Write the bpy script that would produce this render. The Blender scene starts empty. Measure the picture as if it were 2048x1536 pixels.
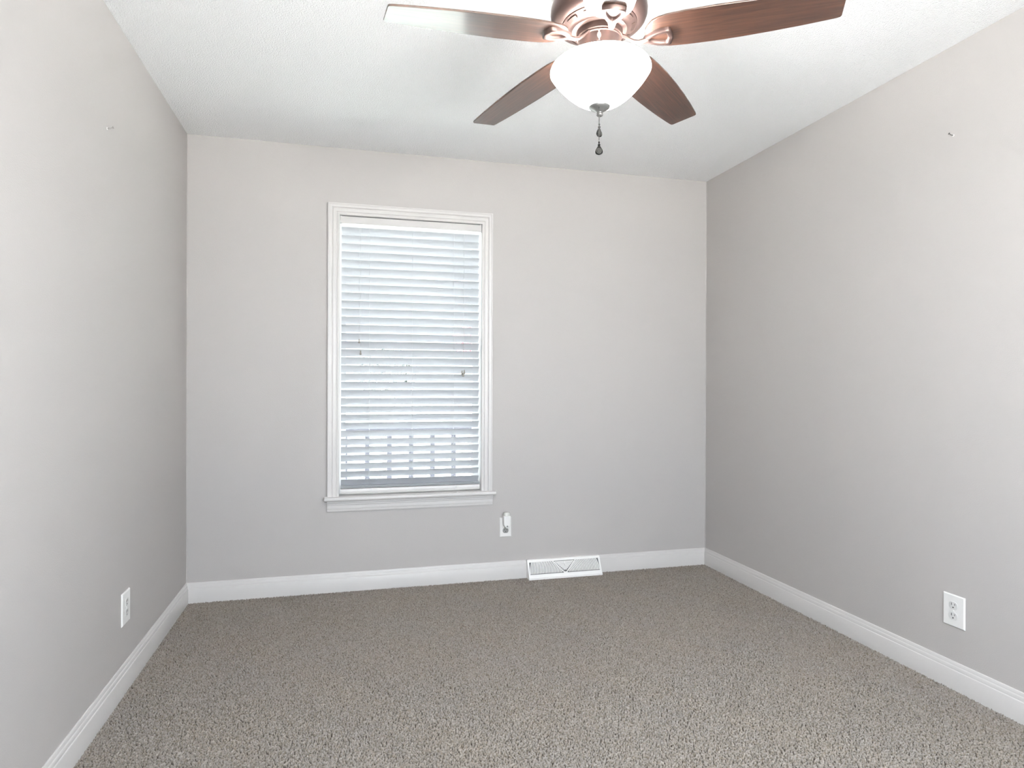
import bpy, math, random
import numpy as np
from mathutils import Vector, Matrix

random.seed(7)
C = bpy.context.scene.collection
sc = bpy.context.scene
PI = math.pi

# ------------------------------------------------------------------ camera, world, sun, exposure
CAM = Vector((0.78728, -3.68168, 1.15126))
YAW, PITCH, ROLL, FPX = 0.25573, -0.00167, 0.00339, 1292.83
W, H, DEPTH = 3.029, 2.44, 3.80           # room: x 0..W, y 0 (window wall) .. -DEPTH, z 0..H

def camera():
    cy, sy, cp, sp = math.cos(YAW), math.sin(YAW), math.cos(PITCH), math.sin(PITCH)
    f = Vector((sy*cp, cy*cp, sp)); r0 = Vector((cy, -sy, 0)); u0 = r0.cross(f)
    r = r0*math.cos(ROLL) + u0*math.sin(ROLL); u = r.cross(f)
    cd = bpy.data.cameras.new('camera'); co = bpy.data.objects.new('camera', cd); C.objects.link(co)
    m = Matrix((r, u, -f)).transposed().to_4x4(); m.translation = CAM
    co.matrix_world = m
    cd.sensor_width = 36; cd.lens = FPX*36/2048; cd.clip_start = 0.02
    sc.camera = co
camera()

SKY, SKY_N = 10.0, 2.5                     # hazy sky: brightened behind the camera as added fill, softer beyond the window
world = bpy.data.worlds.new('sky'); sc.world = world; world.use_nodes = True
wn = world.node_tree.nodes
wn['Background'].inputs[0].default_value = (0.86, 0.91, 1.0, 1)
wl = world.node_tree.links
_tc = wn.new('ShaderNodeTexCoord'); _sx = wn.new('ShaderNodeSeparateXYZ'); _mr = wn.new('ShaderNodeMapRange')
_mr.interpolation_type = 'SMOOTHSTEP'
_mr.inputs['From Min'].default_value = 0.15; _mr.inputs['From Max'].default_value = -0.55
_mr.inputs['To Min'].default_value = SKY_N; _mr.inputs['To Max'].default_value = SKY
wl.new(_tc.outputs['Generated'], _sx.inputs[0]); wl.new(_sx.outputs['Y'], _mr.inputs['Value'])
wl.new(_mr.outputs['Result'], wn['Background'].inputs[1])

sun_d = bpy.data.lights.new('sun', 'SUN'); sun_d.energy = 215.0; sun_d.angle = 0.02; sun_d.color = (1, .98, .965)
sun = bpy.data.objects.new('sun', sun_d); C.objects.link(sun)
sun.rotation_euler = Vector((-1.0, 0.0, -0.85)).to_track_quat('-Z', 'Y').to_euler()

BOWL_EMIT, BULB_W = 12.5, 5.5            # the ceiling fan's lamp
sc.view_settings.view_transform = 'Standard'
sc.view_settings.look = 'None'
sc.view_settings.exposure = 0.55
sc.view_settings.gamma = 1.0
sc.view_settings.use_curve_mapping = False
sc.cycles.use_denoising = True
sc.cycles.max_bounces = 14
sc.cycles.diffuse_bounces = 8
sc.cycles.transparent_max_bounces = 24
sc.cycles.caustics_reflective = False
sc.cycles.caustics_refractive = False
sc.cycles.sample_clamp_indirect = 8

# ------------------------------------------------------------------ materials
def mat(name, col, rough=0.5, metal=0.0, spec=0.5, coat=0.0, emit=None, bump=None, trans=0.0):
    m = bpy.data.materials.new(name); m.use_nodes = True
    nt = m.node_tree; b = nt.nodes['Principled BSDF']
    b.inputs['Base Color'].default_value = (*col, 1)
    b.inputs['Roughness'].default_value = rough
    b.inputs['Metallic'].default_value = metal
    b.inputs['Specular IOR Level'].default_value = spec
    b.inputs['Coat Weight'].default_value = coat
    b.inputs['Coat Roughness'].default_value = 0.18
    if emit:
        b.inputs['Emission Color'].default_value = (*emit[0], 1)
        b.inputs['Emission Strength'].default_value = emit[1]
    if bump:
        scale, dist, detail = bump
        tc = nt.nodes.new('ShaderNodeTexCoord'); n = nt.nodes.new('ShaderNodeTexNoise')
        n.inputs['Scale'].default_value = scale; n.inputs['Detail'].default_value = detail
        bp = nt.nodes.new('ShaderNodeBump'); bp.inputs['Distance'].default_value = dist
        bp.inputs['Strength'].default_value = 1.0
        nt.links.new(tc.outputs['Object'], n.inputs['Vector'])
        nt.links.new(n.outputs['Fac'], bp.inputs['Height'])
        nt.links.new(bp.outputs['Normal'], b.inputs['Normal'])
    return m

M = {}
M['wall'] = mat('wall_paint', (0.462, 0.438, 0.428), 0.55, spec=0.25, bump=(240, 0.0005, 3))
M['trim'] = mat('trim_paint', (0.60, 0.577, 0.567), 0.35, bump=(60, 0.0003, 2))
M['vinyl'] = mat('white_vinyl', (0.82, 0.82, 0.82), 0.4)
M['plastic'] = mat('white_plastic', (0.78, 0.765, 0.75), 0.3)
M['register'] = mat('white_enamel', (0.84, 0.825, 0.81), 0.35)
M['grey_plastic'] = mat('grey_plastic', (0.27, 0.265, 0.26), 0.45)
M['recep'] = mat('receptacle_plastic', (0.66, 0.65, 0.64), 0.35)
M['dark'] = mat('dark_hole', (0.015, 0.014, 0.013), 0.8)
M['duct'] = mat('duct_metal', (0.20, 0.20, 0.20), 0.6, metal=0.3)
M['copper'] = mat('brushed_copper', (0.105, 0.069, 0.061), 0.40, metal=0.8, bump=(90, 0.0002, 4))
M['copper_dark'] = mat('aged_copper', (0.065, 0.041, 0.035), 0.45, metal=0.75)
M['nickel'] = mat('grey_metal', (0.30, 0.295, 0.29), 0.38, metal=0.8)
M['pendant'] = mat('dark_pendant', (0.005, 0.0047, 0.0044), 0.5, spec=0.12)
M['bead'] = mat('chain_bead', (0.05, 0.048, 0.045), 0.35, metal=0.6)
M['bowl'] = mat('frosted_glass', (0.9, 0.9, 0.88), 0.4, emit=((1.0, 0.985, 0.97), BOWL_EMIT))
M['cord'] = mat('blind_cord', (0.55, 0.56, 0.57), 0.8)
M['tassel'] = mat('tassel_plastic', (0.30, 0.28, 0.25), 0.5)
M['nail'] = mat('nail_steel', (0.09, 0.085, 0.08), 0.4, metal=0.6)
M['bracket'] = mat('bracket_metal', (0.55, 0.54, 0.53), 0.4)
M['lens'] = mat('translucent_lens', (0.62, 0.61, 0.57), 0.15, coat=0.3)
M['railing'] = mat('railing_paint', (0.11, 0.11, 0.135), 0.6)
M['lawn'] = mat('lawn_grass', (0.20, 0.215, 0.205), 0.9, bump=(30, 0.02, 4))
M['leaf'] = mat('shrub_leaf', (0.05, 0.062, 0.048), 0.6)
M['bloom'] = mat('pink_bloom', (0.62, 0.20, 0.24), 0.7)
M['bark'] = mat('bark', (0.45, 0.43, 0.41), 0.9)
M['siding'] = mat('outer_siding', (0.6, 0.6, 0.58), 0.7)

def slat_material():
    m = bpy.data.materials.new('slat_vinyl'); m.use_nodes = True; nt = m.node_tree
    b = nt.nodes['Principled BSDF']; b.inputs['Base Color'].default_value = (0.50, 0.51, 0.535, 1)
    b.inputs['Roughness'].default_value = 0.35
    out = nt.nodes['Material Output']
    t = nt.nodes.new('ShaderNodeBsdfTranslucent'); t.inputs[0].default_value = (0.80, 0.86, 0.92, 1)
    mx = nt.nodes.new('ShaderNodeMixShader'); mx.inputs[0].default_value = 0.02
    nt.links.new(b.outputs[0], mx.inputs[1]); nt.links.new(t.outputs[0], mx.inputs[2])
    nt.links.new(mx.outputs[0], out.inputs[0])
    return m
M['slat'] = slat_material()

def glass_material():
    m = bpy.data.materials.new('window_glass'); m.use_nodes = True; nt = m.node_tree
    for n in list(nt.nodes):
        if n.type != 'OUTPUT_MATERIAL': nt.nodes.remove(n)
    out = nt.nodes['Material Output']
    t = nt.nodes.new('ShaderNodeBsdfTransparent'); t.inputs[0].default_value = (.95, .97, .96, 1)
    g = nt.nodes.new('ShaderNodeBsdfGlossy'); g.inputs['Roughness'].default_value = 0.02
    mx = nt.nodes.new('ShaderNodeMixShader'); mx.inputs[0].default_value = 0.05
    nt.links.new(t.outputs[0], mx.inputs[1]); nt.links.new(g.outputs[0], mx.inputs[2])
    nt.links.new(mx.outputs[0], out.inputs[0])
    return m
M['glass'] = glass_material()

def ceiling_material():
    m = mat('popcorn_ceiling', (0.93, 0.93, 0.938), 0.95, spec=0.1); nt = m.node_tree
    b = nt.nodes['Principled BSDF']
    tc = nt.nodes.new('ShaderNodeTexCoord')
    v = nt.nodes.new('ShaderNodeTexVoronoi'); v.feature = 'SMOOTH_F1'; v.inputs['Scale'].default_value = 190
    v.inputs['Randomness'].default_value = 1.0
    n = nt.nodes.new('ShaderNodeTexNoise'); n.inputs['Scale'].default_value = 320; n.inputs['Detail'].default_value = 3
    mul = nt.nodes.new('ShaderNodeMath'); mul.operation = 'MULTIPLY_ADD'
    mul.inputs[1].default_value = -0.9
    nt.links.new(tc.outputs['Object'], v.inputs['Vector']); nt.links.new(tc.outputs['Object'], n.inputs['Vector'])
    nt.links.new(v.outputs['Distance'], mul.inputs[0]); nt.links.new(n.outputs['Fac'], mul.inputs[2])
    bp = nt.nodes.new('ShaderNodeBump'); bp.inputs['Distance'].default_value = 0.0046; bp.inputs['Strength'].default_value = 0.8
    nt.links.new(mul.outputs[0], bp.inputs['Height']); nt.links.new(bp.outputs['Normal'], b.inputs['Normal'])
    return m
M['ceiling'] = ceiling_material()

def wood_material():
    m = mat('walnut_blade', (0.1, 0.05, 0.03), 0.42, spec=0.4, coat=1.0); nt = m.node_tree
    b = nt.nodes['Principled BSDF']
    tc = nt.nodes.new('ShaderNodeTexCoord'); mp = nt.nodes.new('ShaderNodeMapping')
    mp.inputs['Scale'].default_value = (2.2, 55, 55)
    n = nt.nodes.new('ShaderNodeTexNoise'); n.inputs['Scale'].default_value = 3.0; n.inputs['Detail'].default_value = 6
    n.inputs['Roughness'].default_value = 0.62; n.inputs['Distortion'].default_value = 0.35
    b.inputs['Coat Roughness'].default_value = 0.13; b.inputs['Coat IOR'].default_value = 1.55
    oi = nt.nodes.new('ShaderNodeObjectInfo')
    add = nt.nodes.new('ShaderNodeVectorMath'); add.operation = 'ADD'
    cb = nt.nodes.new('ShaderNodeCombineXYZ'); ms = nt.nodes.new('ShaderNodeMath'); ms.operation = 'MULTIPLY'; ms.inputs[1].default_value = 7.0
    nt.links.new(oi.outputs['Random'], ms.inputs[0]); nt.links.new(ms.outputs[0], cb.inputs[0]); nt.links.new(ms.outputs[0], cb.inputs[1])
    nt.links.new(tc.outputs['Object'], add.inputs[0]); nt.links.new(cb.outputs[0], add.inputs[1])
    nt.links.new(add.outputs[0], mp.inputs['Vector']); nt.links.new(mp.outputs[0], n.inputs['Vector'])
    cr = nt.nodes.new('ShaderNodeValToRGB')
    e = cr.color_ramp.elements
    e[0].position = 0.30; e[0].color = (0.023, 0.0100, 0.0062, 1)
    e[1].position = 0.72; e[1].color = (0.082, 0.0360, 0.0215, 1)
    k = e.new(0.5); k.color = (0.046, 0.0200, 0.0122, 1)
    nt.links.new(n.outputs['Fac'], cr.inputs[0]); nt.links.new(cr.outputs[0], b.inputs['Base Color'])
    return m
M['wood'] = wood_material()

def carpet_material():
    m = mat('loop_carpet', (0.4, 0.37, 0.33), 1.0, spec=0.05); nt = m.node_tree
    b = nt.nodes['Principled BSDF']
    at = nt.nodes.new('ShaderNodeAttribute'); at.attribute_name = 'yarn_and_shade'
    nt.links.new(at.outputs['Color'], b.inputs['Base Color'])
    return m
M['carpet'] = carpet_material()

# ------------------------------------------------------------------ mesh helpers
class MB:
    """Collects vertices and faces; build() links them as ONE mesh object."""
    def __init__(self): self.v = []; self.f = []
    def add(self, vs, fs):
        o = len(self.v); self.v += [tuple(p) for p in vs]; self.f += [tuple(i+o for i in f) for f in fs]; return self
    def box(self, x0, x1, y0, y1, z0, z1):
        vs = [(x, y, z) for x in (x0, x1) for y in (y0, y1) for z in (z0, z1)]
        return self.add(vs, [(0,1,3,2), (4,6,7,5), (0,4,5,1), (2,3,7,6), (0,2,6,4), (1,5,7,3)])
    def lathe(self, prof, n=32, o=(0,0,0), cap=True):
        vs = []; fs = []
        for r, z in prof:
            for i in range(n):
                a = 2*PI*i/n; vs.append((o[0]+r*math.cos(a), o[1]+r*math.sin(a), o[2]+z))
        for j in range(len(prof)-1):
            for i in range(n):
                k = (i+1) % n; fs.append((j*n+i, j*n+k, (j+1)*n+k, (j+1)*n+i))
        if cap:
            fs.append(tuple(range(n-1, -1, -1))); fs.append(tuple((len(prof)-1)*n+i for i in range(n)))
        return self.add(vs, fs)
    def tube(self, pts, r, n=8):
        pts = [Vector(p) for p in pts]; rs = r if isinstance(r, (list, tuple)) else [r]*len(pts)
        vs = []; fs = []
        for j, p in enumerate(pts):
            d = (pts[min(j+1, len(pts)-1)] - pts[max(j-1, 0)]).normalized()
            a = d.orthogonal().normalized() if j == 0 else (a - d*a.dot(d)).normalized()
            b = d.cross(a)
            for i in range(n):
                t = 2*PI*i/n; vs.append(p + (a*math.cos(t) + b*math.sin(t))*rs[j])
        for j in range(len(pts)-1):
            for i in range(n):
                k = (i+1) % n; fs.append((j*n+i, j*n+k, (j+1)*n+k, (j+1)*n+i))
        fs.append(tuple(range(n-1, -1, -1))); fs.append(tuple((len(pts)-1)*n+i for i in range(n)))
        return self.add(vs, fs)
    def prism(self, poly, h0, h1, fn):
        """extrude a 2-D polygon from h0 to h1; fn(u, v, h) -> point"""
        n = len(poly); vs = [fn(u, v, h0) for u, v in poly] + [fn(u, v, h1) for u, v in poly]
        fs = [(i, (i+1) % n, n+(i+1) % n, n+i) for i in range(n)]
        fs += [tuple(range(n-1, -1, -1)), tuple(range(n, 2*n))]
        return self.add(vs, fs)
    def sweep(self, prof, rings):
        """rings: functions prof point -> 3-D point, one per station; profile closed"""
        n = len(prof); vs = [r(u, h) for r in rings for u, h in prof]; fs = []
        for j in range(len(rings)-1):
            for i in range(n):
                k = (i+1) % n; fs.append((j*n+i, j*n+k, (j+1)*n+k, (j+1)*n+i))
        fs.append(tuple(range(n-1, -1, -1))); fs.append(tuple((len(rings)-1)*n+i for i in range(n)))
        return self.add(vs, fs)
    def ball(self, o, r, n=8, sz=1.0):
        prof = [(r*math.sin(PI*j/n) + 1e-5, -r*sz*math.cos(PI*j/n)) for j in range(n+1)]
        return self.lathe(prof, n, o)
    def mesh(self, name, m, smooth=True, angle=35):
        me = bpy.data.meshes.new(name); me.from_pydata(self.v, [], self.f); me.materials.append(m)
        import bmesh
        bm = bmesh.new(); bm.from_mesh(me); bmesh.ops.recalc_face_normals(bm, faces=bm.faces); bm.to_mesh(me); bm.free()
        if smooth:
            me.polygons.foreach_set('use_smooth', [True]*len(me.polygons)); me.set_sharp_from_angle(angle=math.radians(angle))
        return me
    def build(self, name, m, parent=None, bevel=0, smooth=True, angle=35):
        o = bpy.data.objects.new(name, self.mesh(name, m, smooth, angle)); C.objects.link(o)
        if parent: o.parent = parent
        if bevel:
            b = o.modifiers.new('bevel', 'BEVEL'); b.width = bevel; b.segments = 2; b.limit_method = 'ANGLE'
        return o

def thing(name, label, cat, loc=(0, 0, 0), rot=(0, 0, 0), group=None):
    o = bpy.data.objects.new(name, None); C.objects.link(o); o.empty_display_size = 0.05
    o.location = loc; o.rotation_euler = rot
    if label: o['label'] = label; o['category'] = cat
    if group: o['group'] = group
    return o
def struct(o): o['kind'] = 'structure'; return o

def copy_tree(o, parent=None):
    c = o.copy(); C.objects.link(c)
    if parent: c.parent = parent
    for ch in list(o.children): copy_tree(ch, c)
    return c

# ------------------------------------------------------------------ room shell
T = 0.14
WX0, WX1, WZ0, WZ1 = 0.768, 1.565, 0.503, 2.071       # window opening in the back wall
b = MB(); b.box(-T, 0, -DEPTH-T, T, -0.1, H+0.1); struct(b.build('wall_left', M['wall'], smooth=False))
b = MB(); b.box(W, W+T, -DEPTH-T, T, -0.1, H+0.1); struct(b.build('wall_right', M['wall'], smooth=False))
b = MB()
b.box(0, WX0-.012, 0, T, -0.1, H+0.1); b.box(WX1+.012, W, 0, T, -0.1, H+0.1)
b.box(WX0-.012, WX1+.012, 0, T, -0.1, WZ0-.013); b.box(WX0-.012, WX1+.012, 0, T, WZ1+.012, H+0.1)
struct(b.build('wall_back', M['wall'], smooth=False))
FX0, FX1, FZ0, FZ1 = .45, 2.60, .42, 2.10               # made-up window for fill daylight, in the wall behind the camera
b = MB()
b.box(0, FX0, -DEPTH-T, -DEPTH, -0.1, H+0.1); b.box(FX1, W, -DEPTH-T, -DEPTH, -0.1, H+0.1)
b.box(FX0, FX1, -DEPTH-T, -DEPTH, -0.1, FZ0); b.box(FX0, FX1, -DEPTH-T, -DEPTH, FZ1, H+0.1)
struct(b.build('wall_front', M['wall'], smooth=False))
b = MB(); b.box(0, W, -DEPTH, 0, H, H+0.1); struct(b.build('ceiling', M['ceiling'], smooth=False))

def carpet_floor():
    rng = np.random.default_rng(3)
    g = 0.0017; ydeep = 2.62
    nx, ny = int(W/g)+1, int(ydeep/g)+1
    xs = np.linspace(0, W, nx); ys = np.linspace(0, -ydeep, ny)
    X, Y = np.meshgrid(xs, ys)
    s = 0.0066
    cx, cy = int(W/s)+6, int(ydeep/(s*0.9))+6
    jx = rng.uniform(-.38, .38, (cy, cx)); jy = rng.uniform(-.38, .38, (cy, cx))
    hh = rng.uniform(.70, 1.0, (cy, cx)); el = rng.uniform(.8, 1.25, (cy, cx))
    pick = rng.uniform(0, 1, (cy, cx)); tone = rng.normal(1, .08, (cy, cx))
    pal = np.array([(.290, .262, .235), (.266, .236, .207), (.246, .213, .181), (.212, .178, .145)])
    idx = np.searchsorted([.50, .86, .975], pick)
    gx, gy = np.meshgrid(np.arange(cx)*s, np.arange(cy)*s*.9)
    drift = sum(np.sin(gx*a + gy*b_ + c_)*k for a, b_, c_, k in ((5.1, 8.3, .4, .35), (13., -9., 2.1, .3), (-21., 17., 4.0, .25), (33., 29., 1.0, .2)))
    warm = np.stack([1+.012*drift, 1+0*drift, 1-.02*drift], -1)      # dye varies slightly from patch to patch
    col = pal[idx]*tone[..., None]*warm
    Yn = -Y
    iy = np.floor(Yn/(s*.9)).astype(int)
    best = np.full(X.shape, -1.0, np.float32); bi = np.zeros(X.shape, np.int32); bj = np.zeros(X.shape, np.int32)
    for dj in (-1, 0, 1):
        J = iy+dj+2
        ix = np.floor(X/s - .5*(J % 2)).astype(int)
        for di in (-1, 0, 1):
            I = np.clip(ix+di+2, 0, cx-1)
            px = (I-2+.5+.5*(J % 2)+jx[J, I])*s; py = (J-2+.5+jy[J, I])*s*.9
            e = el[J, I]
            d2 = ((X-px)*e)**2 + ((Yn-py)/e)**2
            h = hh[J, I]*np.sqrt(np.clip(1-d2/(0.0037**2), 0.0004, 1))
            m_ = h > best
            best[m_] = h[m_]; bi[m_] = np.broadcast_to(I, X.shape)[m_]; bj[m_] = J[m_]
    Z = -0.009 + 0.0125*best
    Z[:, 0] = Z[:, -1] = -0.003; Z[0, :] = -.003
    cols = col[bj, bi]
    cols[best < .44] = (.085, .068, .054)                  # gaps between loops coloured dark, standing for the shade there
    nv = nx*ny
    co = np.stack([X, Y, Z], -1).reshape(-1, 3).astype(np.float32)
    q = np.arange(nv).reshape(ny, nx)
    quads = np.stack([q[:-1, :-1], q[1:, :-1], q[1:, 1:], q[:-1, 1:]], -1).reshape(-1, 4)
    # rest of the floor behind, flat, and an underside rim
    ex = np.array([(0, -ydeep, -.001), (W, -ydeep, -.001), (W, -DEPTH, -.001), (0, -DEPTH, -.001)], np.float32)
    co = np.vstack([co, ex]); quads = np.vstack([quads, [(nv, nv+3, nv+2, nv+1)]])
    c4 = np.ones((len(co), 4), np.float32); c4[:nv, :3] = cols.reshape(-1, 3); c4[nv:, :3] = (.17, .152, .136)
    me = bpy.data.meshes.new('floor'); nf = len(quads)
    me.vertices.add(len(co)); me.vertices.foreach_set('co', co.ravel())
    me.loops.add(nf*4); me.loops.foreach_set('vertex_index', quads.ravel().astype(np.int32))
    me.polygons.add(nf); me.polygons.foreach_set('loop_start', np.arange(0, nf*4, 4, dtype=np.int32))
    me.polygons.foreach_set('use_smooth', np.ones(nf, bool))
    at = me.attributes.new('yarn_and_shade', 'FLOAT_COLOR', 'POINT'); at.data.foreach_set('color', c4.ravel())
    me.materials.append(M['carpet']); me.update(); me.validate()
    o = bpy.data.objects.new('floor', me); C.objects.link(o); struct(o)
carpet_floor()

BASE = [(0, -.004), (.0135, -.004), (.0135, .071), (.0125, .0735), (.0100, .0755), (.0098, .0865), (.0085, .0895),
        (.0068, .0915), (.0062, .0985), (.0045, .1025), (.002, .104), (0, .104)]
b = MB(); b.sweep(BASE, [lambda u, h: (u, -u, h), lambda u, h: (u, -DEPTH, h)])
struct(b.build('baseboard_left', M['trim'], angle=25))
b = MB(); b.sweep(BASE, [lambda u, h: (W-u, -u, h), lambda u, h: (W-u, -DEPTH, h)])
struct(b.build('baseboard_right', M['trim'], angle=25))
RX0, RX1 = 1.840, 2.297                                # floor register interrupts the back baseboard
b = MB(); b.sweep(BASE, [lambda u, h: (u, -u, h), lambda u, h: (RX0, -u, h)])
b.sweep(BASE, [lambda u, h: (RX1, -u, h), lambda u, h: (W-u, -u, h)])
struct(b.build('baseboard_back', M['trim'], angle=25))
# painted caulk bead down the two far corners and thin baseboard behind the camera
b = MB(); b.tube([(0.0, 0.0, .104), (0.0, 0.0, H)], .0034, 8)
struct(b.build('trim_1', M['wall']))
b = MB(); b.tube([(W, 0.0, .104), (W, 0.0, H)], .0034, 8)
struct(b.build('trim_2', M['wall']))

# ------------------------------------------------------------------ window
win = struct(thing('window_1', None, None, (WX0, 0, WZ0)))
def wpart(b, name, m, parent=win, **k):
    o = b.build(name, m, **k); o.parent = parent
    o.location = -Vector(win.location) if parent is win else (0, 0, 0)
    return o
ST = 0.524                                             # top of the stool
CAS = [(0, -.001), (0, .009), (.002, .0115), (.010, .0115), (.013, .0085), (.016, .0085), (.019, .0125), (.034, .0135),
       (.0365, .0105), (.039, .0105), (.042, .0165), (.052, .0185), (.0545, .0185), (.0565, .0205), (.061, .0205), (.063, .019), (.063, -.001)]
b = MB()
b.sweep(CAS, [lambda u, h: (WX0-u, -h, ST), lambda u, h: (WX0-u, -h, WZ1+u),
              lambda u, h: (WX1+u, -h, WZ1+u), lambda u, h: (WX1+u, -h, ST)])
wpart(b, 'window_casing', M['trim'], angle=20)
b = MB()
sp = [(-.042, .503), (-.0455, .507), (-.0465, .5135), (-.0455, .520), (-.042, .524), (.075, .524), (.075, .503)]
b.prism(sp, .691, 1.645, lambda u, v, h: (h, u, v) if True else None)
wpart(b, 'window_sill', M['trim'], angle=50)
b = MB()
ap = [(-.001, .503), (-.0185, .503), (-.0185, .489), (-.0155, .486), (-.0155, .479), (-.0125, .476), (-.0125, .458), (-.0105, .455), (-.0105, .449), (-.0085, .441), (-.001, .441)]
b.prism(ap, .704, 1.633, lambda u, v, h: (h, u, v))
wpart(b, 'window_apron', M['trim'], angle=20)
b = MB()
b.box(WX0-.0119, WX0, .0003, T+.002, .503, WZ1+.0119); b.box(WX1, WX1+.0119, .0003, T+.002, .503, WZ1+.0119); b.box(WX0, WX1, .0003, T+.002, WZ1, WZ1+.0119)
b.box(WX0, WX1, .076, T+.03, .490, .524)
wpart(b, 'window_jamb', M['vinyl'], smooth=False)
ZM = 1.318                                             # meeting rail
def sash(name, y0, y1, z0, z1, low):
    s = .035; b = MB()
    b.box(WX0, WX0+s, y0, y1, z0, z1); b.box(WX1-s, WX1, y0, y1, z0, z1)
    b.box(WX0+s, WX1-s, y0, y1, z0, z0+(.05 if low else .04)); b.box(WX0+s, WX1-s, y0, y1, z1-.04, z1)
    o = wpart(b, name, M['vinyl'], bevel=.002, smooth=False)
    g = MB(); ym = (y0+y1)/2
    g.box(WX0+s, WX1-s, ym-.002, ym+.002, z0+.04, z1-.04)
    p = g.build('pane', M['glass'], smooth=False); p.parent = o
sash('lower_sash', .080, .105, .524, ZM+.02, True)
sash('upper_sash', .107, .132, ZM-.02, WZ1, False)

# added fill-light window behind the camera: casing, frame with a middle mullion, panes
fill_win = struct(thing('fill_window', None, None, (FX0, -DEPTH, FZ0)))
b = MB()
b.sweep(CAS+[], [lambda u, h: (FX0-u, -DEPTH+h, FZ0-u), lambda u, h: (FX0-u, -DEPTH+h, FZ1+u), lambda u, h: (FX1+u, -DEPTH+h, FZ1+u),
                 lambda u, h: (FX1+u, -DEPTH+h, FZ0-u), lambda u, h: (FX0-u, -DEPTH+h, FZ0-u)])
o = b.build('window_casing', M['trim'], fill_win, angle=20); o.location = -Vector(fill_win.location)
b = MB(); y0, y1 = -DEPTH-.11, -DEPTH-.07; fm = (FX0+FX1)/2
b.box(FX0, FX0+.045, y0, y1, FZ0, FZ1); b.box(FX1-.045, FX1, y0, y1, FZ0, FZ1); b.box(fm-.03, fm+.03, y0, y1, FZ0, FZ1)
b.box(FX0, FX1, y0, y1, FZ0, FZ0+.045); b.box(FX0, FX1, y0, y1, FZ1-.045, FZ1)
fr = b.build('fill_window_frame', M['vinyl'], fill_win, smooth=False); fr.location = -Vector(fill_win.location)
b = MB(); b.box(FX0+.045, FX1-.045, y0+.018, y0+.022, FZ0+.045, FZ1-.045)
o = b.build('pane', M['glass'], fr, smooth=False)

# ------------------------------------------------------------------ blind
bl = thing('window_blind', 'white two inch slat blind half open inside the window', 'blind', (WX0, 0, WZ1))
def bpart(b, name, m, parent=None, **k):
    o = b.build(name, m, **k)
    o.parent = parent or bl
    o.location = (0, 0, 0) if parent else -Vector(bl.location)
    return o
BX0, BX1 = .776, 1.557
b = MB(); b.box(BX0, BX1, .004, .056, 2.030, 2.068); bpart(b, 'headrail', M['vinyl'], smooth=False)
b = MB(); vp = [(-.006, 2.0265), (-.0085, 2.029), (-.0085, 2.060), (-.0065, 2.0655), (.003, 2.0655), (.003, 2.0265)]
b.prism(vp, .771, 1.562, lambda u, v, h: (h, u, v)); bpart(b, 'valance', M['trim'], angle=40)
for x in (.7705, 1.5545):
    b = MB(); b.box(x, x+.008, -.003, .058, 2.024, 2.0695); bpart(b, 'mounting_bracket', M['bracket'], smooth=False)
# one slat: crowned strip, outside edge low, room edge high
TILT = math.radians(47); SD = .050; PITCHZ = .0452; ZTOP = 2.0125
def slat_mb(x0, x1, tilt, warp=0):
    b = MB(); n = 6; prof = []
    for j in range(n+1):
        u = -SD/2 + SD*j/n; prof.append((u, .0016*(1-(2*j/n-1)**2) + .0013))
    for j in range(n, -1, -1):
        u = -SD/2 + SD*j/n; prof.append((u, .0016*(1-(2*j/n-1)**2) - .0013))
    ct, st = math.cos(tilt), math.sin(tilt)
    def pt(x):
        return lambda u, h: (x, (u*ct + h*st), (-u*st + h*ct))
    xs = [x0 + (x1-x0)*i/6 for i in range(7)]
    b.sweep(prof, [pt(x) for x in xs]); return b
sl0 = slat_mb(BX0+.001, BX1-.001, TILT).build('slat', M['slat'], angle=50)
dz_edge = SD/2*math.sin(TILT)
for k in range(32):
    o = sl0 if k == 0 else sl0.copy()
    if k: C.objects.link(o)
    o.parent = bl
    o.location = Vector((0, .036, ZTOP - PITCHZ*k - dz_edge)) - Vector(bl.location)
    o.rotation_euler = (random.uniform(-.02, .02), random.uniform(-.0008, .0008), 0)
# flat spare slats lying on the bottom rail
for k, z in enumerate((.5735, .5675)):
    o = slat_mb(BX0, BX1, 0.0).build('slat', M['slat'], angle=50); o.parent = bl
    o.location = Vector((0, .030, z)) - Vector(bl.location)
b = MB(); rp = [(.004, .535), (.0025, .537), (.0025, .5415), (.0045, .5425), (.0045, .544), (.0025, .545), (.0025, .558), (.004, .5615), (.054, .5615), (.056, .558), (.056, .537), (.054, .535)]
b.prism(rp, BX0-.001, BX1+.001, lambda u, v, h: (h, u, v)); bpart(b, 'bottom_rail', M['trim'], angle=30)
for x in (.929, 1.168, 1.406):
    b = MB(); yf, yb = .0165, .0555
    b.tube([(x, yf, 2.03), (x, yf, .563)], .0006, 5); b.tube([(x+.004, yb, 2.03), (x+.004, yb, .563)], .0006, 5)
    b.tube([(x, yf, .575), (x+.006, .004, .567), (x+.013, .001, .559), (x+.015, .001, .549), (x+.006, .001, .545), (x, .0015, .540)], .0011, 5)
    bpart(b, 'ladder_cord', M['cord'])
def tassel_mb(x, y, z):
    return MB().lathe([(.0018, .012), (.0035, .010), (.0038, .006), (.0036, .001), (.0055, -.004), (.006, -.010), (.0045, -.0125)], 12, (x, y, z))
for x, z in ((.8735, 1.381), (.8815, 1.316)):
    c = bpart(MB().tube([(x, .006, 2.03), (x, .005, 1.7), (x, .005, z+.01)], .0006, 5), 'tilt_cord', M['cord'])
    bpart(tassel_mb(x, .005, z), 'tassel', M['tassel'], c)
c = bpart(MB().tube([(1.462, .005, 2.03), (1.462, .004, 1.22)], .0010, 6), 'lift_cord', M['cord'])
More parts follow.
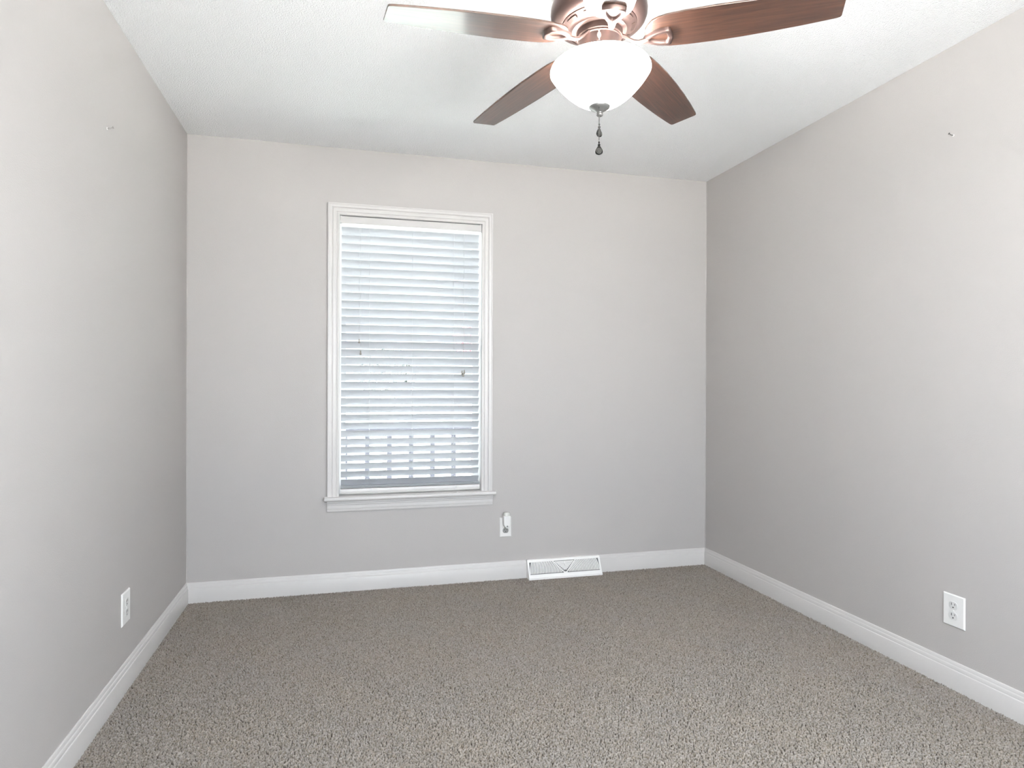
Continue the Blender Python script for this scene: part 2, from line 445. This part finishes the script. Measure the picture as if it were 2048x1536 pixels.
for x, y, z in ((1.452, .004, 1.209), (1.466, .004, 1.213), (1.459, -.004, 1.199)):
    bpart(tassel_mb(x, y, z), 'tassel', M['tassel'], c)

# ------------------------------------------------------------------ outlets
def d_shape(r, flat, n=28):
    pts = []
    for i in range(n):
        a = 2*PI*i/n; pts.append((r*math.cos(a), max(-flat, min(flat, r*math.sin(a)))))
    return pts
def outlet(loc, rotz, w, h, label, recep):
    t = thing('electrical_outlet', label, 'outlet', loc, (0, 0, rotz), 'wall outlets around the room')
    fn = lambda u, v, d: (u, -d, v)
    b = MB(); hw, hh = w/2, h/2
    prof = [(0, 0.0), (0, .0022), (.0035, .0055)]
    rings = []
    vs = []
    for ins, d in prof:
        vs += [(-hw+ins, -d, -hh+ins), (hw-ins, -d, -hh+ins), (hw-ins, -d, hh-ins), (-hw+ins, -d, hh-ins)]
    fs = []
    for j in range(2):
        for i in range(4):
            k = (i+1) % 4; fs.append((j*4+i, j*4+k, (j+1)*4+k, (j+1)*4+i))
    fs += [(3, 2, 1, 0), (8, 9, 10, 11)]
    b.add(vs, fs); b.build('cover_plate', M['plastic'], t, smooth=False)
    for s in (1, -1):
        zc = .0197*s
        b = MB().prism([(u, v+zc) for u, v in d_shape(.0174, .0146)], .002, .0072, fn)
        r = b.build('receptacle', recep, t, bevel=.0004, angle=40)
        b = MB()
        b.box(-.0075, -.0053, -.0076, -.005, zc+.0008, zc+.0098); b.box(.0055, .0073, -.0076, -.005, zc+.0018, zc+.0088)
        b.prism([(u, v+zc-.0068) for u, v in d_shape(.0026, .0022, 12)], .005, .0076, fn)
        b.build('slot', M['dark'], r, smooth=False)
    MB().lathe([(.0033, 0), (.0033, .0009), (.0026, .0013)], 14).build('screw', M['plastic'], t).matrix_local = \
        Matrix.Translation((0, -.0055, 0)) @ Matrix.Rotation(PI/2, 4, 'X')
    return t
outlet((0, -.976, .3065), PI/2, .089, .121, 'white duplex outlet low on the left wall near the corner', M['recep'])
outlet((1.7125, 0, .3055), 0, .070, .114, 'outlet under the window with grey receptacles and a night light plugged in', M['grey_plastic'])
outlet((W, -1.7405, .295), -PI/2, .089, .121, 'white duplex outlet low on the right wall', M['recep'])

# night light plugged into the outlet's upper receptacle
nl = thing('night_light', 'small white plug-in night light in the outlet beside the window', 'night light', (1.7135, -.0076, .325))
def nlp(poly, d0, d1, fn=lambda u, v, d: (u, -d, v)): return MB().prism(poly, d0, d1, fn)
body = [(-.0205, .052), (.0205, .052), (.0205, .004), (.0185, -.003), (.0075, -.0175), (.0035, -.0205), (-.0035, -.0205), (-.0075, -.0175), (-.0185, -.003), (-.0205, .004)]
nlp(body, .0005, .036).build('body', M['plastic'], nl, bevel=.003, angle=40)
# domed translucent shade above the body
b = MB(); b.lathe([(.0200, 0), (.0203, .006), (.0195, .014), (.0165, .019), (.010, .0205), (.003, .0200)], 24)
o = b.build('lens', M['lens'], nl); o.location = (0, -.0200, .0522); o.scale = (1, .82, 1)
o['label'] = 'translucent shade on top'
b = MB(); b.lathe([(.0048, 0), (.0048, .0012), (.0038, .0020), (.0030, .0012)], 18)
o = b.build('light_sensor', M['grey_plastic'], nl); o.rotation_euler = (PI/2, 0, 0); o.location = (0, -.036, -.0075)

# ------------------------------------------------------------------ floor register
rg = thing('floor_register', 'white metal heat register set into the baseboard on the carpet', 'register', ((RX0+RX1)/2, 0, 0))
RW = RX1-RX0; hw = RW/2
P0, P1 = Vector((0, -.016, .1045)), Vector((0, -.066, .012))   # sloped face, top to bottom
FL = (P1-P0).length; fd = (P1-P0)/FL; fnrm = Vector((0, fd.z, -fd.y)); fnrm = fnrm if fnrm.y < 0 else -fnrm
def fp(u, s, d): p = P0 + fd*s + fnrm*d; return (u, p.y, p.z)      # u across, s down the slope, d outwards
b = MB()
b.prism([(0, .1045), (-.016, .1045), (-.018, .101)] + [(0, .101)], -hw, hw, lambda u, v, h: (h, u, v))        # top ledge
def fbar(u0, u1, s0, s1, d0=-.004, d1=.0012): b.prism([(u0, s0), (u1, s0), (u1, s1), (u0, s1)], d0, d1, fp)
fbar(-hw, hw, 0, .014); fbar(-hw, hw, FL-.019, FL); fbar(-hw, -hw+.011, .014, FL-.019); fbar(hw-.011, hw, .014, FL-.019)
b.box(-hw-.001, hw+.001, -.069, -.064, .001, .0125)                                                          # bottom lip
for s in (-1, 1):                                                                                            # end cheeks
    x0, x1 = sorted((s*hw, s*(hw-.003)))
    b.prism([(0, .1045), (-.016, .1045), (-.066, .012), (-.066, .002), (0, .002)], x0, x1, lambda u, v, h: (h, u, v))
b.build('frame', M['register'], rg, smooth=False)
b = MB(); b.prism([(-.004, .098), (-.010, .098), (-.056, .010), (-.004, .010)], -hw+.004, hw-.004, lambda u, v, h: (h, u, v))
b.build('duct', M['duct'], rg, smooth=False)
S0, S1 = .014, FL-.019; A = (0.0, S1-.004)              # the V of the grille meets at A
VT = .072                                               # half width of the V at the top
b = MB()
def arc_bars(sgn):
    n = 21
    for i in range(1, n+1):
        r0 = .012 + i*(.198/n); r1 = r0 + .0060; pts_o = []; pts_i = []
        a_end = math.atan2(A[1]-S0, VT) - .02
        N = 14
        for j in range(N+1):
            a = a_end*j/N
            for rr, L in ((r1, pts_o), (r0, pts_i)):
                # flattened circle about A, clipped at the top bar
                u, s = rr*math.cos(a*1.0), A[1] - rr*math.sin(a)*.95
                L.append((sgn*u, s))
        for j in range(N):
            q = [pts_i[j], pts_o[j], pts_o[j+1], pts_i[j+1]]
            if max(p[1] for p in q) < S0: continue
            q = [(u, max(s, S0-.001)) for u, s in q]
            b.prism(q, -.003, .0008, fp)
arc_bars(-1); arc_bars(1)
for s in (-1, 1):
    b.prism([(s*.000, A[1]+.004), (s*.008, A[1]+.004), (s*(VT+.004), S0), (s*(VT-.005), S0)], -.003, .0012, fp)
for i in range(9):
    s0 = S0 + .0035 + i*(A[1]-S0)/9.0; s1 = s0 + .0060
    k = max(0.0, (A[1]-s1)/(A[1]-S0)*VT - .003)
    if k > .003: b.prism([(-k, s0), (k, s0), (k, s1), (-k, s1)], -.003, .0006, fp)
b.prism([(-.012, A[1]-.002), (.012, A[1]-.002), (.012, S1+.001), (-.012, S1+.001)], -.003, .001, fp)
b.build('grille', M['register'], rg, smooth=False)
b = MB(); b.prism([(-.0035, S0+.004), (.0035, S0+.004), (.0035, S0+.030), (-.0035, S0+.030)], -.002, .004, fp)
b.prism([(-.0022, S0+.020), (.0022, S0+.020), (.0022, S0+.029), (-.0022, S0+.029)], .003, .011, fp)
b.build('damper_lever', M['register'], rg, smooth=False)

# ------------------------------------------------------------------ nails
def nail(loc, rotz, label, lean):
    t = thing('picture_nail', label, 'nail', loc, (0, 0, rotz), 'nails left in the walls')
    MB().tube([(0, .004, 0), (lean*.4, -.010, .002), (lean, -.018, .007)], .0016, 8).build('shank', M['nail'], t)
    b = MB().lathe([(.0036, 0), (.0036, .0012), (.0022, .0018)], 12)
    o = b.build('head', M['nail'], t); o.location = (lean, -.017, .0065); o.rotation_euler = (PI/2-.4, 0, lean*30)
    MB().lathe([(.0045, 0), (.0040, .0012), (.0020, .0020)], 10).build('wall_plug', M['plastic'], t).rotation_euler = (PI/2, 0, 0)
nail((0, -1.178, 2.021), PI/2, 'bent dark nail high on the left wall', .004)
nail((W, -1.727, 2.097), -PI/2, 'bent dark nail high on the right wall', -.003)

# ------------------------------------------------------------------ ceiling fan
LX, LY = -.0228, .0212
fc = Vector((1.5532, -1.8479, 2.1963))                  # centre of the blade circle
drop = H - fc.z
fan = thing('ceiling_fan', 'five blade walnut and copper ceiling fan with a lit white glass bowl', 'ceiling fan',
            (fc.x + LX*drop, fc.y + LY*drop, H), (-LY, LX, 0))
ZB = -drop                                              # blade plane in fan coordinates
def z(world): return world - H
HUB = (-.0090, .0155, 0)                                # the hub sits slightly off the blades' circle
FM = Matrix.Translation(fan.location) @ fan.rotation_euler.to_matrix().to_4x4()
FI = FM.inverted()
# canopy and motor dome
b = MB(); b.lathe([(.078, -.001), (.080, -.006), (.078, -.030), (.070, -.046)], 48)
b.build('canopy', M['copper'], fan).location = HUB
b = MB()
b.lathe([(.085, z(2.405)), (.112, z(2.385)), (.125, z(2.345)), (.132, z(2.325)), (.140, z(2.315)), (.146, z(2.300)), (.1475, z(2.285)), (.146, z(2.272)), (.141, z(2.260)),
         (.133, z(2.2515)), (.123, z(2.247)), (.1175, z(2.2455)), (.1165, z(2.2475)), (.1145, z(2.2475)), (.1135, z(2.2440)),
         (.102, z(2.2385)), (.092, z(2.2335)), (.086, z(2.2305)), (.084, z(2.2265)), (.074, z(2.2255)), (.060, z(2.2255))], 72)
motor = b.build('motor_housing', M['copper'], fan, angle=40); motor.location = HUB
# raised vent bars around the underside
for i in range(10):
    a0 = 2*PI*i/10 + .12; vs = []; N = 8
    b = MB(); ring = []
    for j in range(N+1):
        a = a0 + .36*j/N
        for r_, zz in ((.1085, 2.2400), (.1085, 2.2375), (.0985, 2.2325), (.0985, 2.2355)):
            vs.append((r_*math.cos(a), r_*math.sin(a), z(zz)))
    fs = [(j*4+i_, j*4+(i_+1) % 4, (j+1)*4+(i_+1) % 4, (j+1)*4+i_) for j in range(N) for i_ in range(4)] + [(0, 1, 2, 3), (N*4+3, N*4+2, N*4+1, N*4)]
    b.add(vs, fs); b.build('vent_louver', M['copper_dark'], motor)
b = MB(); b.lathe([(.069, z(2.2270)), (.070, z(2.2240)), (.070, z(2.2070)), (.0685, z(2.2050)), (.060, z(2.2050))], 48)
b.build('flywheel', M['copper_dark'], fan).location = HUB
b = MB(); b.lathe([(.062, z(2.2060)), (.0655, z(2.2040)), (.0665, z(2.2010)), (.0645, z(2.1985)), (.0640, z(2.1600)), (.0655, z(2.1570)), (.064, z(2.1420)), (.050, z(2.1380))], 48)
b.build('switch_housing', M['copper'], fan).location = HUB
# chain outlet on the front of the switch housing: ring, bell and a bead
b = MB()
b.ball((0, 0, .0145), .0030, 10)
b.lathe([(.0015, .0115), (.0050, .0075), (.0062, .0030), (.0058, -.0015), (.0030, -.0065), (.0012, -.0085)], 16)
b.ball((0, 0, -.0115), .0017, 8)
M['bright_metal'] = mat('polished_metal', (0.75, 0.66, 0.60), 0.3, metal=0.9)
o = b.build('chain_outlet', M['bright_metal'], fan)
_d = Vector((CAM.x-fc.x, CAM.y-fc.y, 0)).normalized(); _d = Matrix.Rotation(-.02, 3, 'Z') @ _d
o.location = Vector((HUB[0]+_d.x*.0665, HUB[1]+_d.y*.0665, z(2.181)))
# blades
def half(r):
    tab = [(.122, .004), (.126, .022), (.134, .037), (.148, .054), (.165, .063), (.19, .0695), (.24, .0735), (.32, .0755), (.40, .0735), (.48, .0690), (.56, .0625), (.62, .0560), (.648, .0525), (.657, .0495), (.660, .043)]
    return tab
tab = half(0)
outl = [(r, t) for r, t in tab] + [(r, -t) for r, t in reversed(tab)]
bp = MB()
n = len(tab)
vs = []
for zz in (-.003, .003):
    for r, t in tab: vs.append((r, t, zz)); vs.append((r, -t, zz))
fs = []
for j in range(n-1):
    a, c_ = 2*j, 2*(j+1)
    fs += [(a, c_, c_+1, a+1), (2*n+a, 2*n+a+1, 2*n+c_+1, 2*n+c_), (a, 2*n+a, 2*n+c_, c_), (a+1, c_+1, 2*n+c_+1, 2*n+a+1)]
fs += [(0, 1, 2*n+1, 2*n), (2*n-2, 4*n-2, 4*n-1, 2*n-1)]
bp.add(vs, fs)
blade0 = bp.build('blade', M['wood'], None, bevel=.0012, angle=30)
# bracket: curved arm from the flywheel and a raised pointed loop under the blade root
b = MB()
arm = [(.044, .018, .0085), (.058, .016, .0085), (.072, .010, .0085), (.084, -.001, .0080), (.098, -.0105, .0080), (.112, -.0145, .0085), (.126, -.0135, .0105), (.140, -.011, .0125)]
vs = []
for r, zz, w_ in arm:
    for k in range(8):
        a = 2*PI*k/8 + PI/8; vs.append((r, w_*1.08*math.cos(a), zz + .0055*math.sin(a)))
fs = [(j*8+k, j*8+(k+1) % 8, (j+1)*8+(k+1) % 8, (j+1)*8+k) for j in range(len(arm)-1) for k in range(8)]
fs += [tuple(range(8)), tuple((len(arm)-1)*8+k for k in range(7, -1, -1))]
b.add(vs, fs)
outer = [(.124, 0), (.130, .0105), (.145, .0200), (.163, .0290), (.182, .0345), (.198, .0350), (.205, .0310), (.212, .0),
         (.205, -.0310), (.198, -.0350), (.182, -.0345), (.163, -.0290), (.145, -.0200), (.130, -.0105)]
cx_ = .176
def scale_loop(k, kx): return [(cx_+(r-cx_)*kx, t*k) for r, t in outer]
levels = [(scale_loop(1.0, 1.0), -.003), (scale_loop(.98, .99), -.012), (scale_loop(.90, .93), -.0155), (scale_loop(.70, .72), -.0155),
          (scale_loop(.60, .62), -.012), (scale_loop(.56, .58), -.0045)]
vs = []; fs = []; N = len(outer)
for L, zz in levels:
    vs += [(r, t, zz) for r, t in L]
for j in range(len(levels)-1):
    for i in range(N):
        k = (i+1) % N; fs.append((j*N+i, j*N+k, (j+1)*N+k, (j+1)*N+i))
b.add(vs, fs)
br0 = b.build('blade_bracket', M['copper'], blade0, angle=50)
medal = MB().prism(scale_loop(.58, .60), -.0046, -.0030, lambda u, v, h: (u, v, h)).build('bracket_inlay', M['wood'], blade0)
PH, PIT, DROOP = -.5622, -.137, -.0386
for k in range(5):
    o = blade0 if k == 0 else copy_tree(blade0)
    o.parent = fan
    o.matrix_local = Matrix.Translation((0, 0, ZB)) @ Matrix.Rotation(PH + k*2*PI/5 - (.085 if k == 4 else 0), 4, 'Z') @ Matrix.Rotation(-DROOP, 4, 'Y') @ Matrix.Rotation(PIT, 4, 'X')
    for ch in o.children: ch.location = o.matrix_local.to_3x3().inverted() @ Vector(HUB)
# glass bowl
BC = Vector((1.5463, -1.8345, 2.103))                   # centre of the bowl's widest ring
b = MB()
po = [(.119, .0245), (.130, .0240), (.1405, .0205), (.1490, .0130), (.1530, .0040)]
for k in range(17):
    t = k/16; po.append((max(.1533*(max(0, 1-t**1.06))**(1/1.95), .004), -.1114*t - .0004))
pin = [(max(r-.004, .003), zz+.004) for r, zz in reversed(po[5:])] + [(.1445, .0110), (.137, .0170), (.128, .0200), (.119, .0205)]
b.lathe(po+pin, 64, cap=False)
o = b.build('glass_bowl', M['bowl'], fan, angle=80); o['label'] = 'glowing white glass bowl'
o.location = FI @ BC
# stem inside the bowl, finial beneath it
FP = FI @ Vector((1.5445, -1.8345, 0)); 
b = MB(); b.lathe([(.006, .150), (.006, .0)], 12); o = b.build('bowl_rod', M['nickel'], fan); o.location = FI @ Vector((1.5445, -1.8345, 1.992))
b = MB(); b.lathe([(.004, .0105), (.0305, .0100), (.0328, .0075), (.0315, .0040), (.0235, -.0010), (.0160, -.0052), (.0105, -.0085), (.0080, -.0105), (.0078, -.0115),
                   (.0098, -.0128), (.0085, -.0140), (.0078, -.0150), (.0103, -.0178), (.0090, -.0205), (.0050, -.0225), (.002, -.0230)], 36)
o = b.build('finial', M['nickel'], fan, angle=50); o.location = FI @ Vector((1.5440, -1.8345, 1.9890))
# lamp bulbs
for i in range(3):
    a = 2*PI*i/3 + .5; x, y = .062*math.cos(a), .062*math.sin(a)
    ld = bpy.data.lights.new('bulb_light', 'POINT'); ld.energy = BULB_W; ld.shadow_soft_size = .022; ld.color = (1, .985, .965)
    lo = bpy.data.objects.new('bulb_light', ld); C.objects.link(lo); lo.parent = fan; lo.location = FI @ Vector((BC.x+x, BC.y+y, 2.110))
# pull chains, hanging plumb
tw = Vector((CAM.x-fc.x, CAM.y-fc.y, 0)).normalized()
def pull_chain(P, zcap, wide, twist, ball):
    b = MB(); L = P.z - zcap
    if ball: b.ball((0, 0, 0), .0042, 10)
    zz = 0.0
    while zz < L: b.ball((0, 0, -zz), .00165, 6); zz += .0038
    c = b.build('pull_chain', M['bead'], fan); c.matrix_local = FI @ Matrix.Translation(P)
    b = MB(); b.lathe([(.0012, 0), (.0024, -.001), (.0024, -.0058), (.0012, -.0066), (.0012, -.0092), (.0040, -.0100), (.0040, -.0120), (.0018, -.0126)], 12)
    b.build('ferrule', M['pendant'], c).location = (0, 0, -L)
    b = MB()
    prof = [(.0015, -.0120), (.0030, -.0142), (.0060, -.0195), (.0090, -.0255), (.0105, -.0308), (.0100, -.0355), (.0074, -.0392), (.0030, -.0410), (.0005, -.0412)]
    b.lathe(prof, 24)
    o = b.build('pendant', M['pendant'], c); o.location = (0, 0, -L); o.scale = (wide, .42, 1); o.rotation_euler = (0, 0, twist)
    b = MB()
    for rr in (.0028, .0064):
        b.tube([(rr*math.cos(t*2*PI/20), -.0112, -.0305 + rr*math.sin(t*2*PI/20)*1.1) for t in range(21)], .0006, 5)
    b.build('pendant_ornament', M['nail'], o)
q = math.atan2(tw.y, tw.x) + PI/2
pull_chain(Vector((1.5433, -1.8345, 1.966)), 1.9455, 1.0, q+.62, False)
pull_chain(Vector((1.5352, -1.8530, 1.9940)), 1.8838, 1.10, q, True)

# ------------------------------------------------------------------ outside the window
b = MB(); b.box(-40, 40, T+.05, 60, -.62, -.55); struct(b.build('lawn', M['lawn'], smooth=False))
M['bounce_patio'] = mat('bounce_concrete', (0.60, 0.595, 0.59), 0.9, bump=(40, 0.002, 4))
b = MB(); b.box(-40, 40, -60, -DEPTH-T-.05, -.62, -.55); struct(b.build('bounce_patio', M['bounce_patio'], smooth=False))  # unseen pale ground, added to bounce sunlight up to the ceiling
M['porch'] = mat('added_roof_paint', (0.80, 0.81, 0.82), 0.7)
b = MB(); b.box(-3.2, 6.2, T+.03, 2.3, 2.66, 2.80); b.box(-3.2, 6.2, 2.2, 2.3, 2.46, 2.66)
struct(b.build('added_porch_roof', M['porch'], smooth=False))     # unseen roof added to keep sky light off the blind
M['concrete'] = mat('porch_concrete', (0.50, 0.49, 0.48), 0.9, bump=(40, 0.002, 4))
b = MB(); b.box(-3.2, 6.2, T+.03, 1.25, -.60, -.53); struct(b.build('porch_floor', M['concrete'], smooth=False))
pr = thing('porch_railing', 'pale painted porch railing just outside the window, seen between the slats', 'railing', (1.2, 1.0, -.53))
zt = .80
b = MB(); b.box(-1.58, 1.80, -.03, .03, zt+.52, zt+.555); b.build('top_rail', M['railing'], pr, bevel=.004, smooth=False)
b = MB(); b.box(-1.58, 1.80, -.02, .02, .10, .14); b.build('bottom_rail', M['railing'], pr, bevel=.004, smooth=False)
BAL = MB().box(-.017, .017, -.017, .017, .14, zt+.52)
bal0 = BAL.build('baluster', M['railing'], pr, smooth=False)
BX = (1.262-1.2) - 10*.1535
for k in range(22):
    o = bal0 if k == 0 else bal0.copy()
    if k: C.objects.link(o)
    o.parent = pr; o.location = (BX + k*.1535, 0, 0)
for x in (-1.62, 1.84):
    MB().box(x-.045, x+.045, -.045, .045, 0, zt+.62).build('post', M['railing'], pr, bevel=.004, smooth=False)
def shrub(name, label, cat, loc, r, h, m, trunk):
    t = thing(name, label, cat, loc)
    b = MB(); c0 = Vector((0, 0, trunk + h/2))
    for i in range(420):
        d = Vector((random.gauss(0, 1), random.gauss(0, 1), random.gauss(0, 1))).normalized()*random.uniform(.6, 1)
        p = c0 + Vector((d.x*r, d.y*r, d.z*h/2)); s = r*.16
        a = Vector((random.gauss(0, 1), random.gauss(0, 1), random.gauss(0, 1))).normalized(); c = a.orthogonal().normalized()
        k = a.cross(c)*.02*s
        b.add([p-a*s-k, p+c*s*.45, p+a*s+k, p-c*s*.45], [(0, 1, 2, 3)])
    b.build('foliage', m, t, smooth=False)
    b = MB()
    for i in range(4):
        a = i*1.6; b.tube([(.05*math.cos(a), .05*math.sin(a), -.02), (.1*r*math.cos(a), .1*r*math.sin(a), trunk*.7), (.5*r*math.cos(a), .5*r*math.sin(a), trunk+h*.5)], [.03, .025, .01], 7)
    b.build('trunk', M['bark'], t)
shrub('evergreen_shrub', 'dark green shrub far outside the window, glimpsed through the slats', 'shrub', (1.55, 8.0, -.55), .55, .9, M['leaf'], 1.45)
shrub('flowering_tree', 'pink flowering tree far outside the window, glimpsed through the slats', 'tree', (3.6, 9.0, -.55), .7, .9, M['bloom'], 2.1)
